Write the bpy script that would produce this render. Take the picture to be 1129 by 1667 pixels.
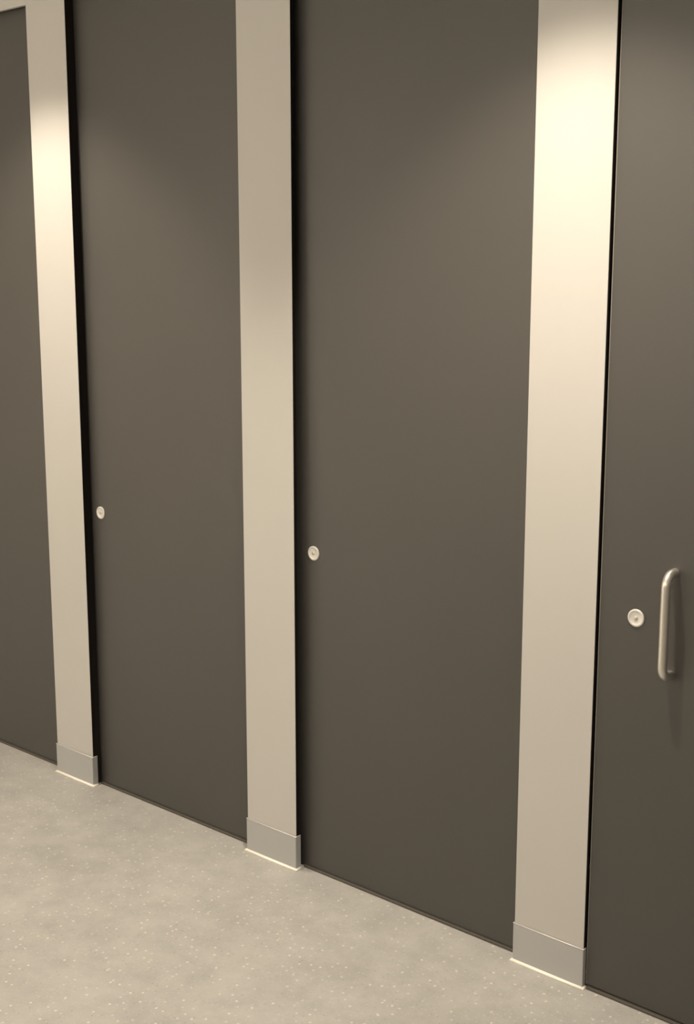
import bpy, bmesh, math, random
from mathutils import Matrix, Vector

for o in list(bpy.data.objects):
    bpy.data.objects.remove(o)
SC = bpy.context.scene
COL = SC.collection
random.seed(4)

# ------------------------------------------------------------------ camera
CAM_H, CAM_D = 1.6628, 2.45           # eye height, distance from the cubicle fronts
PITCH, YAW, FPX = 0.1824, -0.7178, 2065.4
cam = bpy.data.cameras.new('camera')
cam.sensor_fit = 'VERTICAL'
cam.sensor_height = 36.0
cam.lens = FPX * 36.0 / 1667.0
cam.clip_start = 0.02
camo = bpy.data.objects.new('camera', cam)
COL.objects.link(camo)
fw = Vector((math.sin(YAW) * math.cos(PITCH), math.cos(YAW) * math.cos(PITCH), -math.sin(PITCH)))
rt = Vector((math.cos(YAW), -math.sin(YAW), 0))
up = rt.cross(fw)
M = Matrix((rt, up, -fw)).transposed().to_4x4()
M.translation = Vector((0, -CAM_D, CAM_H))
camo.matrix_world = M
SC.camera = camo

# ------------------------------------------------------------------ world, exposure, lamps
w = bpy.data.worlds.new('world')
SC.world = w
w.use_nodes = True
w.node_tree.nodes['Background'].inputs[0].default_value = (1.0, 0.9, 0.78, 1)
w.node_tree.nodes['Background'].inputs[1].default_value = 0.02
vs = SC.view_settings
vs.view_transform = 'Standard'
vs.look = 'None'
vs.gamma = 1
vs.use_curve_mapping = False
vs.exposure = 0.0

CEIL = 2.75
WARM = (1.0, 0.868, 0.70)


def spot(name, x, y, watts, deg, blend, rad=0.026, z=CEIL - 0.015):
    l = bpy.data.lights.new(name, 'SPOT')
    l.energy = watts
    l.color = WARM
    l.spot_size = math.radians(deg)
    l.spot_blend = blend
    l.shadow_soft_size = rad
    o = bpy.data.objects.new(name, l)
    o.location = (x, y, z)
    COL.objects.link(o)
    return o


FRONT_ROW = [(-1.47, -0.54), (-3.35, -0.54), (-5.21, -0.54), (0.41, -0.54)]
FILL_ROW = [(-1.33, -3.0), (-3.25, -3.0), (-5.1, -3.0), (0.55, -3.0)]  # added row, washes the opposite wall so its bounce fills the fronts
FRONT_W = [94, 84, 10, 10]
BEAM_W = [100, 45, 5, 5]
FILL_ROW_W = [15, 50, 450, 15]
for (x, y), e in zip(FRONT_ROW, FRONT_W):
    spot('front_or_fill_lamp', x, y, e, 94, 0.45)
for (x, y), e in zip(FRONT_ROW, BEAM_W):
    spot('downlight_beam', x, y, e, 76, 1.0)
for (x, y), e in zip(FILL_ROW, FILL_ROW_W):
    spot('front_or_fill_lamp', x, y, e, 110, 0.6)  # added lamps, put in for bounce light only

# made-up strip lights on the opposite wall, added for fill and door gloss
FILL_STRIP = [(-4.8, 2.1), (-2.3, 2.1), (0.2, 2.1)]
FILL_STRIP_W = [6.5, 20, 12]
for (x, z), e in zip(FILL_STRIP, FILL_STRIP_W):
    l = bpy.data.lights.new('fill_strip_lamp', 'AREA')
    l.shape = 'RECTANGLE'
    l.size, l.size_y = 2.2, 0.08
    l.energy = e
    l.color = WARM
    o = bpy.data.objects.new('fill_strip_lamp', l)
    o.location = (x, -3.52, z)
    o.rotation_euler = (math.radians(90), 0, 0)
    COL.objects.link(o)


# ------------------------------------------------------------------ materials
def mat(name, col, rough=0.5, metal=0.0, spec=0.5):
    m = bpy.data.materials.new(name)
    m.use_nodes = True
    b = m.node_tree.nodes['Principled BSDF']
    b.inputs['Base Color'].default_value = (*col, 1)
    b.inputs['Roughness'].default_value = rough
    b.inputs['Metallic'].default_value = metal
    b.inputs['Specular IOR Level'].default_value = spec
    return m


def nd(m, t, **kw):
    n = m.node_tree.nodes.new(t)
    for k, v in kw.items():
        setattr(n, k, v)
    return n


def lk(m, a, b):
    m.node_tree.links.new(a, b)


def laminate(name, col, rough, var, bump, spec=0.5, scuff=0.0):
    """fine textured laminate: tiny relief, faint smudges in colour and gloss"""
    m = mat(name, col, rough, 0, spec)
    b = m.node_tree.nodes['Principled BSDF']
    tc = nd(m, 'ShaderNodeTexCoord')
    n1 = nd(m, 'ShaderNodeTexNoise')
    n1.inputs['Scale'].default_value = 2.3
    n1.inputs['Detail'].default_value = 5
    lk(m, tc.outputs['Object'], n1.inputs['Vector'])
    mr = nd(m, 'ShaderNodeMapRange')
    mr.inputs['From Min'].default_value = 0.3
    mr.inputs['From Max'].default_value = 0.7
    mr.inputs['To Min'].default_value = 1 - var
    mr.inputs['To Max'].default_value = 1 + var
    lk(m, n1.outputs['Fac'], mr.inputs['Value'])
    mx = nd(m, 'ShaderNodeVectorMath', operation='SCALE')
    mx.inputs[0].default_value = col
    lk(m, mr.outputs['Result'], mx.inputs['Scale'])
    last = mx.outputs['Vector']
    if scuff:
        # small pale chips and specks, few and far between
        vo = nd(m, 'ShaderNodeTexVoronoi')
        vo.inputs['Scale'].default_value = 5
        lk(m, tc.outputs['Object'], vo.inputs['Vector'])
        lt = nd(m, 'ShaderNodeMath', operation='LESS_THAN')
        lt.inputs[1].default_value = 0.016
        lk(m, vo.outputs['Distance'], lt.inputs[0])
        mm = nd(m, 'ShaderNodeMix', data_type='RGBA')
        mm.inputs['B'].default_value = (0.3, 0.27, 0.22, 1)
        lk(m, lt.outputs[0], mm.inputs['Factor'])
        lk(m, last, mm.inputs['A'])
        last = mm.outputs['Result']
    lk(m, last, b.inputs['Base Color'])
    n2 = nd(m, 'ShaderNodeTexNoise')
    n2.inputs['Scale'].default_value = 900
    lk(m, tc.outputs['Object'], n2.inputs['Vector'])
    bp = nd(m, 'ShaderNodeBump')
    bp.inputs['Strength'].default_value = bump
    bp.inputs['Distance'].default_value = 0.0004
    lk(m, n2.outputs['Fac'], bp.inputs['Height'])
    lk(m, bp.outputs['Normal'], b.inputs['Normal'])
    r = nd(m, 'ShaderNodeMapRange')
    r.inputs['To Min'].default_value = rough - 0.04
    r.inputs['To Max'].default_value = rough + 0.04
    lk(m, n1.outputs['Fac'], r.inputs['Value'])
    lk(m, r.outputs['Result'], b.inputs['Roughness'])
    return m


M_DOOR = laminate('charcoal_laminate', (0.0415, 0.0387, 0.0347), 0.50, 0.06, 0.25, 0.88, 1)
M_DOOR.node_tree.nodes['Principled BSDF'].inputs['IOR'].default_value = 1.56
M_PIL = laminate('pale_grey_laminate', (0.56, 0.55, 0.53), 0.5, 0.015, 0.15, 0.4)
M_CORE = mat('black_laminate_core', (0.008, 0.007, 0.006), 0.6, 0, 0.2)
M_STOP = mat('black_rubber_stop', (0.012, 0.010, 0.009), 0.7, 0, 0.2)
M_SHOE = laminate('brushed_aluminium_shoe', (0.50, 0.50, 0.505), 0.42, 0.03, 0.3, 0.5)
M_SHOE.node_tree.nodes['Principled BSDF'].inputs['Metallic'].default_value = 0.25
M_LIT_LIP = mat('painted_lit_lip', (0.80, 0.79, 0.77), 0.3, 0.3)  # paler than the shoe, paints the light on its top edge
M_BEAD = mat('cream_sealant', (0.88, 0.84, 0.76), 0.35)
M_SEAL = mat('brown_door_seal', (0.085, 0.077, 0.066), 0.4)
M_EDGE = mat('polished_laminate_edge', (0.28, 0.26, 0.235), 0.4)
M_LOCK = mat('satin_aluminium_lock', (0.74, 0.73, 0.70), 0.38, 0.35)
M_LOCK2 = mat('lock_centre_metal', (0.62, 0.60, 0.56), 0.3, 0.6)
M_STEEL = mat('satin_stainless_steel', (0.80, 0.775, 0.73), 0.34, 0.9)
M_WALL = mat('painted_wall', (0.66, 0.64, 0.60), 0.8)
M_CEIL = mat('painted_ceiling', (0.80, 0.79, 0.76), 0.85)
M_DARK = mat('dark_cubicle_interior', (0.10, 0.095, 0.09), 0.8)
M_TRIM = mat('white_fitting', (0.8, 0.8, 0.78), 0.4)
M_GLOW = mat('lamp_lens', (0.8, 0.8, 0.8), 0.4)
_b = M_GLOW.node_tree.nodes['Principled BSDF']
_b.inputs['Emission Color'].default_value = (*WARM, 1)
_b.inputs['Emission Strength'].default_value = 12


def floor_material():
    base = (0.265, 0.262, 0.250)
    m = mat('speckled_safety_vinyl', base, 0.52, 0, 0.4)
    b = m.node_tree.nodes['Principled BSDF']
    tc = nd(m, 'ShaderNodeTexCoord')
    n1 = nd(m, 'ShaderNodeTexNoise')
    n1.inputs['Scale'].default_value = 11
    n1.inputs['Detail'].default_value = 8
    n1.inputs['Roughness'].default_value = 0.65
    lk(m, tc.outputs['Object'], n1.inputs['Vector'])
    cr = nd(m, 'ShaderNodeValToRGB')
    cr.color_ramp.elements[0].position = 0.30
    cr.color_ramp.elements[0].color = (0.360, 0.354, 0.338, 1)
    cr.color_ramp.elements[1].position = 0.70
    cr.color_ramp.elements[1].color = (0.445, 0.436, 0.415, 1)
    lk(m, n1.outputs['Fac'], cr.inputs['Fac'])
    # worn dull scuff patches
    n3 = nd(m, 'ShaderNodeTexNoise')
    n3.inputs['Scale'].default_value = 3.0
    n3.inputs['Detail'].default_value = 6
    lk(m, tc.outputs['Object'], n3.inputs['Vector'])
    sc = nd(m, 'ShaderNodeMapRange')
    sc.inputs['From Min'].default_value = 0.35
    sc.inputs['From Max'].default_value = 0.7
    sc.inputs['To Min'].default_value = 1.04
    sc.inputs['To Max'].default_value = 0.94
    lk(m, n3.outputs['Fac'], sc.inputs['Value'])
    ml = nd(m, 'ShaderNodeVectorMath', operation='SCALE')
    lk(m, cr.outputs['Color'], ml.inputs[0])
    lk(m, sc.outputs['Result'], ml.inputs['Scale'])
    last = ml.outputs['Vector']
    # flecks: (cells per metre, radius, share kept, colour, amount)
    for sca, rad, keep, col, amt in ((42, 0.13, 0.45, (0.76, 0.72, 0.63, 1), 0.70),
                                     (95, 0.22, 0.45, (0.52, 0.50, 0.46, 1), 0.55),
                                     (60, 0.11, 0.30, (0.12, 0.12, 0.115, 1), 0.45)):
        vo = nd(m, 'ShaderNodeTexVoronoi', voronoi_dimensions='2D')
        vo.inputs['Scale'].default_value = sca
        lk(m, tc.outputs['Object'], vo.inputs['Vector'])
        mr = nd(m, 'ShaderNodeMapRange')
        mr.inputs['From Min'].default_value = rad * 1.35
        mr.inputs['From Max'].default_value = rad * 0.6
        lk(m, vo.outputs['Distance'], mr.inputs['Value'])
        sp = nd(m, 'ShaderNodeSeparateColor')
        lk(m, vo.outputs['Color'], sp.inputs['Color'])
        gt = nd(m, 'ShaderNodeMapRange')
        gt.inputs['From Min'].default_value = 1 - keep
        gt.inputs['From Max'].default_value = 1
        gt.inputs['To Min'].default_value = 0
        gt.inputs['To Max'].default_value = amt
        lk(m, sp.outputs[0], gt.inputs['Value'])
        mu = nd(m, 'ShaderNodeMath', operation='MULTIPLY')
        lk(m, mr.outputs['Result'], mu.inputs[0])
        lk(m, gt.outputs['Result'], mu.inputs[1])
        mm = nd(m, 'ShaderNodeMix', data_type='RGBA')
        mm.inputs['B'].default_value = col
        lk(m, mu.outputs[0], mm.inputs['Factor'])
        lk(m, last, mm.inputs['A'])
        last = mm.outputs['Result']
    lk(m, last, b.inputs['Base Color'])
    bp = nd(m, 'ShaderNodeBump')
    bp.inputs['Strength'].default_value = 0.25
    bp.inputs['Distance'].default_value = 0.001
    n2 = nd(m, 'ShaderNodeTexNoise')
    n2.inputs['Scale'].default_value = 260
    lk(m, tc.outputs['Object'], n2.inputs['Vector'])
    lk(m, n2.outputs['Fac'], bp.inputs['Height'])
    lk(m, bp.outputs['Normal'], b.inputs['Normal'])
    return m


M_FLOOR = floor_material()


# ------------------------------------------------------------------ helpers
def add_box(bm, lo, hi, mi=0, bevel=0.0, segs=2):
    t = bmesh.new()
    bmesh.ops.create_cube(t, size=1)
    for v in t.verts:
        v.co = Vector([(a + b) / 2 + c * (b - a) for a, b, c in zip(lo, hi, v.co)])
    if bevel:
        bmesh.ops.bevel(t, geom=list(t.edges), offset=bevel, segments=segs, profile=0.5, affect='EDGES')
    for f in t.faces:
        f.material_index = mi
    me = bpy.data.meshes.new('t')
    t.to_mesh(me)
    t.free()
    bm.from_mesh(me)
    bpy.data.meshes.remove(me)


def obj(name, bm, mats, parent=None, loc=None, smooth=False):
    me = bpy.data.meshes.new(name)
    bmesh.ops.recalc_face_normals(bm, faces=bm.faces)
    if smooth:
        for f in bm.faces:
            f.smooth = True
    bm.to_mesh(me)
    bm.free()
    for m in (mats if isinstance(mats, (list, tuple)) else [mats]):
        me.materials.append(m)
    o = bpy.data.objects.new(name, me)
    COL.objects.link(o)
    if parent:
        o.parent = parent
    if loc:
        o.location = loc
    return o


def tag(o, label, cat, group=None):
    o['label'] = label
    o['category'] = cat
    if group:
        o['group'] = group
    return o


def thing(name, loc, label, cat, group=None):
    o = bpy.data.objects.new(name, None)
    o.empty_display_size = 0.1
    COL.objects.link(o)
    o.location = loc
    return tag(o, label, cat, group)


def struct(name, lo, hi, m):
    bm = bmesh.new()
    add_box(bm, lo, hi)
    o = obj(name, bm, m)
    o['kind'] = 'structure'
    return o


# ------------------------------------------------------------------ the setting
X_L, X_R, Y_B, Y_F = -6.1, 2.6, 1.7, -3.6
struct('floor', (X_L, Y_F, -0.05), (X_R, Y_B, 0), M_FLOOR)
struct('ceiling', (X_L, Y_F, CEIL), (X_R, Y_B, CEIL + 0.05), M_CEIL)
struct('wall_left', (X_L - 0.1, Y_F, 0), (X_L, Y_B, CEIL), M_WALL)
struct('wall_right', (X_R, Y_F, 0), (X_R + 0.1, Y_B, CEIL), M_WALL)
struct('wall_back', (X_L, Y_B, 0), (X_R, Y_B + 0.1, CEIL), M_DARK)
struct('wall_front', (X_L, Y_F - 0.1, 0), (X_R, Y_F, CEIL), M_CEIL)

# ------------------------------------------------------------------ pilasters
PT = 0.013                 # laminate thickness, black core
DEPTH = 0.034              # how far the ordinary doors sit back
HEAD = 2.488               # underside of the header panels
EDGES = [(-5.315, -5.121), (-4.383, -4.189), (-3.4501, -3.2566), (-2.5264, -2.3312),
         (-1.5910, -1.3970), (-0.658, -0.464), (0.274, 0.468)]
LAB = {2: 'narrow pale grey pilaster at the left, with a wide black gap on its right',
       3: 'middle pale grey pilaster between the two doors that show only small round locks',
       4: 'wide pale grey pilaster nearest the viewer, left of the door with the pull handle'}


def pilaster(i, xl, xr):
    wd = xr - xl
    t = thing('pilaster', (xl, 0, 0), LAB.get(i, 'pale grey pilaster of the cubicle row standing outside the picture'),
              'pilaster', 'pale pilasters between the cubicle doors')
    bm = bmesh.new()
    add_box(bm, (0, 0, 0.0), (wd, PT, CEIL), 1, 0.0012, 2)
    for f in bm.faces:
        if f.calc_center_median().y < 0.0014:
            f.material_index = 0
    obj('panel', bm, [M_PIL, M_CORE], t)
    # rubber door stop fixed to the back, at the lock side
    if i != 4:
        bm = bmesh.new()
        so_ = 0.026 if i == 3 else 0.0005
        add_box(bm, (wd - so_ - 0.0295, PT, 0.012), (wd - so_, DEPTH - 0.001, CEIL - 0.02), 0, 0.001, 1)
        obj('door_stop', bm, M_STOP, t)
    # folded metal shoe round the foot: front sheet and two returns
    s0, s1, zb, zt, so, bk = -0.0018, wd + 0.0022, 0.004, 0.101, 0.0042, 0.0085
    if i != 4:
        bk = 0.0165
    bm = bmesh.new()
    prof_o = [(s0, bk), (s0, -so + 0.0015), (s0 + 0.0015, -so), (s1 - 0.0015, -so), (s1, -so + 0.0015), (s1, bk)]
    th = 0.0014
    prof_i = [(s0 + th, bk), (s0 + th, -so + 0.002), (s0 + 0.002, -so + th), (s1 - 0.002, -so + th),
              (s1 - th, -so + 0.002), (s1 - th, bk)]
    vs_ = [[bm.verts.new((x, y, z)) for (x, y) in p] for z in (zb, zt) for p in (prof_o, prof_i)]
    ob, ib, ot, it = vs_
    for k in range(5):
        bm.faces.new((ob[k], ob[k + 1], ot[k + 1], ot[k]))
        bm.faces.new((ib[k], it[k], it[k + 1], ib[k + 1]))
        bm.faces.new((ot[k], ot[k + 1], it[k + 1], it[k]))
        bm.faces.new((ob[k], ib[k], ib[k + 1], ob[k + 1]))
    for k in (0, 5):
        bm.faces.new((ob[k], ot[k], it[k], ib[k]))
    obj('shoe', bm, M_SHOE, t)
    # top lip of the shoe, its lit edge painted by a paler metal
    bm = bmesh.new()
    lp = [(s0, bk), (s0, -so), (s1, -so), (s1, bk)]
    od = [(-1, 0), (-1, -1), (1, -1), (1, 0)]
    rings = []
    for (px, py), (dx, dy) in zip(lp, od):
        ring = []
        for k in range(6):
            q = k / 6 * 2 * math.pi
            ring.append(bm.verts.new((px - dx * 0.0007 + dx * math.cos(q) * 0.0012,
                                      py - dy * 0.0007 + dy * math.cos(q) * 0.0012, zt + math.sin(q) * 0.0012)))
        rings.append(ring)
    for p, q in zip(rings, rings[1:]):
        for k in range(6):
            bm.faces.new((p[k], p[(k + 1) % 6], q[(k + 1) % 6], q[k]))
    bm.faces.new(rings[0])
    bm.faces.new(rings[-1])
    obj('shoe_lit_lip', bm, M_LIT_LIP, t, smooth=True)
    # bead of sealant where the shoe meets the floor
    bm = bmesh.new()
    r = 0.0052
    path = [(s0, bk), (s0, -so), (s1, -so), (s1, bk)]
    outd = [(-1, 0), (-1, -1), (1, -1), (1, 0)]
    rings = []
    for (px, py), (dx, dy) in zip(path, outd):
        ring = []
        for k in range(6):
            a = k / 5 * math.pi / 2
            c = math.cos(a) * r
            ring.append(bm.verts.new((px + dx * c, py + dy * c, math.sin(a) * r * 1.15)))
        ring.append(bm.verts.new((px - dx * 0.0005, py - dy * 0.0005, 0)))
        rings.append(ring)
    for a, b in zip(rings, rings[1:]):
        for k in range(7):
            bm.faces.new((a[k], a[(k + 1) % 7], b[(k + 1) % 7], b[k]))
    bm.faces.new(rings[0])
    bm.faces.new(rings[-1])
    s = obj('sealant_bead', bm, M_BEAD, t, smooth=True)
    return t


for i, (a, b) in enumerate(EDGES):
    pilaster(i, a, b)

# ------------------------------------------------------------------ header panels
for i in range(len(EDGES) - 1):
    a, b = EDGES[i][1] + 0.0006, EDGES[i + 1][0] - 0.0006
    bm = bmesh.new()
    add_box(bm, (0, 0.0006, 0), (b - a, PT, CEIL - HEAD), 0, 0.001, 1)
    o = obj('header_panel', bm, M_PIL, loc=(a, 0, HEAD))
    if i == 1:
        tag(o, 'pale grey header panel over the door at the far left, in the top corner', 'panel',
            'header panels over the cubicle doors')
    else:
        tag(o, 'pale grey header panel over a cubicle door, above the picture edge', 'panel',
            'header panels over the cubicle doors')


# ------------------------------------------------------------------ doors
def lathe(bm, prof, n=40, c=(0, 0, 0)):
    """profile (radius, proud) turned about the Y axis; proud points to -Y"""
    rings = []
    for r, h in prof:
        if r == 0:
            rings.append([bm.verts.new((c[0], c[1] - h, c[2]))])
        else:
            rings.append([bm.verts.new((c[0] + r * math.cos(2 * math.pi * k / n), c[1] - h,
                                        c[2] + r * math.sin(2 * math.pi * k / n))) for k in range(n)])
    for a, b in zip(rings, rings[1:]):
        for k in range(n):
            if len(a) == 1:
                bm.faces.new((a[0], b[(k + 1) % n], b[k]))
            elif len(b) == 1:
                bm.faces.new((a[k], a[(k + 1) % n], b[0]))
            else:
                bm.faces.new((a[k], a[(k + 1) % n], b[(k + 1) % n], b[k]))


LOCK_Z = 0.926


def lock(parent, x, z, face, rad=0.0200):
    bm = bmesh.new()
    R_ = rad
    lathe(bm, [(0, 0), (R_, 0), (R_, 0.0026), (R_ - 0.0008, 0.0034), (R_ - 0.0040, 0.0038), (R_ - 0.0052, 0.0031),
               (R_ - 0.0075, 0.0027), (R_ - 0.0120, 0.0022), (0.0048, 0.0020), (0, 0.0020)])
    l = obj('lock_indicator', bm, M_LOCK, parent, (x, face, z), True)
    m = l.modifiers.new('edge', 'EDGE_SPLIT')
    m.split_angle = math.radians(40)
    # emergency release: small domed slotted centre
    bm = bmesh.new()
    lathe(bm, [(0.0046, 0), (0.0046, 0.0014), (0.0040, 0.0020), (0.0, 0.0022)], 24)
    obj('release_slot', bm, M_LOCK2, l, (0, -0.0019, 0), True)


def tube(bm, pts, r, n=20):
    rings = []
    for i, p in enumerate(pts):
        d = (pts[min(i + 1, len(pts) - 1)] - pts[max(i - 1, 0)]).normalized()
        a = Vector((1, 0, 0))
        b = d.cross(a).normalized()
        rings.append([bm.verts.new(p + r * (math.cos(2 * math.pi * k / n) * a + math.sin(2 * math.pi * k / n) * b))
                      for k in range(n)])
    for a, b in zip(rings, rings[1:]):
        for k in range(n):
            bm.faces.new((a[k], a[(k + 1) % n], b[(k + 1) % n], b[k]))
    bm.faces.new(rings[0])
    bm.faces.new(rings[-1])


def handle(parent, x, face, z0, z1, so=0.039, r=0.0101, br=0.026):
    h = bpy.data.objects.new('pull_handle', None)
    pts = [Vector((0, 0, 0)), Vector((0, -(so - br) * 0.5, 0)), Vector((0, -(so - br), 0))]
    for k in range(1, 11):
        a = k / 10 * math.pi / 2
        pts.append(Vector((0, -(so - br) - br * math.sin(a), br - br * math.cos(a))))
    L = z1 - z0
    for k in range(1, 8):
        pts.append(Vector((0, -so, br + (L - 2 * br) * k / 8)))
    for k in range(0, 11):
        a = k / 10 * math.pi / 2
        pts.append(Vector((0, -(so - br) - br * math.cos(a), L - br + br * math.sin(a))))
    pts += [Vector((0, -(so - br) * 0.5, L)), Vector((0, 0, L))]
    bm = bmesh.new()
    tube(bm, pts, r)
    g = obj('pull_handle', bm, M_STEEL, parent, (x, face, z0), True)
    m = g.modifiers.new('edge', 'EDGE_SPLIT')
    m.split_angle = math.radians(50)
    g['label'] = 'satin stainless steel D-shaped pull handle'
    bpy.data.objects.remove(h)


DL = {1: 'charcoal door at the far left, cut off by the picture edge, no lock in view',
      2: 'charcoal door with the smallest round lock, left of the middle pilaster',
      3: 'wide charcoal door with a round lock right beside the middle pilaster, no handle',
      4: 'charcoal door at the right edge with round lock and steel pull handle'}


def door(i, xl, xr, lockx=None, flush=False):
    face = 0.0090 if flush else DEPTH
    a = xl + 0.0022 if flush else xl - 0.022
    b = xr - 0.003 if flush else xr + 0.022
    if flush:
        top = HEAD - 0.003
    else:
        top = HEAD + 0.02
    t = thing('cubicle_door', (a, face, 0), DL.get(i, 'charcoal cubicle door standing outside the picture'),
              'door', 'charcoal doors of the cubicle row')
    bm = bmesh.new()
    add_box(bm, (0, 0, 0.007), (b - a, 0.013, top), 0, 0.0040 if flush else 0.0012, 2)
    if flush:
        for f in bm.faces:
            c = f.calc_center_median()
            if c.x < 0.0039 and c.y < 0.0039:
                f.material_index = 1
    obj('leaf', bm, [M_DOOR, M_EDGE], t)
    # rubbing strip under the leaf, slightly proud of it
    bm = bmesh.new()
    s0, s1 = (0.0060, b - a - 0.0060) if flush else (0.0245, b - a - 0.0245)
    add_box(bm, (s0, -0.0065, 0.0), (s1, 0.012, 0.0068), 0, 0.001, 1)
    obj('bottom_seal', bm, M_SEAL, t)
    if lockx is not None:
        lock(t, lockx - a, LOCK_Z, 0)
    if flush:
        handle(t, -1.2140 - a, 0, 0.8135, 1.0415)


LX = {1: None, 2: -3.2107, 3: -2.2883, 4: -1.3010}
for i in range(len(EDGES) - 1):
    xl, xr = EDGES[i][1], EDGES[i + 1][0]
    lx = LX.get(i, xl + 0.045)
    if i == 1:
        lx = xl + 0.045
    door(i, xl, xr, lx, flush=(i == 4))

# plain wall where the row of cubicles ends on either side (outside the frame)
struct('wall_end_right', (EDGES[-1][1] + 0.012, 0.0, 0), (X_R, 0.1, CEIL), M_WALL)
struct('wall_end_left', (X_L, 0.0, 0), (EDGES[0][0] - 0.012, 0.1, CEIL), M_WALL)

# ------------------------------------------------------------------ recessed downlights: front row and the added fill row
for (x, y) in FRONT_ROW + FILL_ROW:
    t = thing('front_or_fill_downlight', (x, y, CEIL), 'round white ceiling downlight above the picture',
              'ceiling light', 'recessed ceiling downlights')
    bm = bmesh.new()
    n = 32
    rr = [(0.062, 0.0), (0.060, -0.004), (0.048, -0.006), (0.045, -0.003), (0.045, 0.0)]
    rings = [[bm.verts.new((r * math.cos(2 * math.pi * k / n), r * math.sin(2 * math.pi * k / n), z))
              for k in range(n)] for r, z in rr]
    for a, b in zip(rings, rings[1:]):
        for k in range(n):
            bm.faces.new((a[k], a[(k + 1) % n], b[(k + 1) % n], b[k]))
    obj('rim', bm, M_TRIM, t, smooth=True)
    bm = bmesh.new()
    vsn = [[bm.verts.new((0.0448 * math.cos(2 * math.pi * k / n), 0.0448 * math.sin(2 * math.pi * k / n), z))
            for k in range(n)] for z in (-0.002, -0.0005)]
    bm.faces.new(vsn[0])
    bm.faces.new(vsn[1])
    for k in range(n):
        bm.faces.new((vsn[0][k], vsn[0][(k + 1) % n], vsn[1][(k + 1) % n], vsn[1][k]))
    obj('lens', bm, M_GLOW, t)

# ------------------------------------------------------------------ bodies for the added fill strips behind the viewer
for (x, z) in FILL_STRIP:
    t = thing('added_fill_strip', (x, -3.6, z), 'long slim made-up fill strip added behind the viewer, outside the picture',
              'wall light', 'added fill strips behind the viewer')
    bm = bmesh.new()
    add_box(bm, (-1.12, 0.0, -0.055), (1.12, 0.05, 0.055), 0, 0.004, 2)
    obj('housing', bm, M_TRIM, t)
    bm = bmesh.new()
    add_box(bm, (-1.1, 0.05, -0.04), (1.1, 0.068, 0.04), 0, 0.006, 2)
    obj('diffuser', bm, M_TRIM, t)
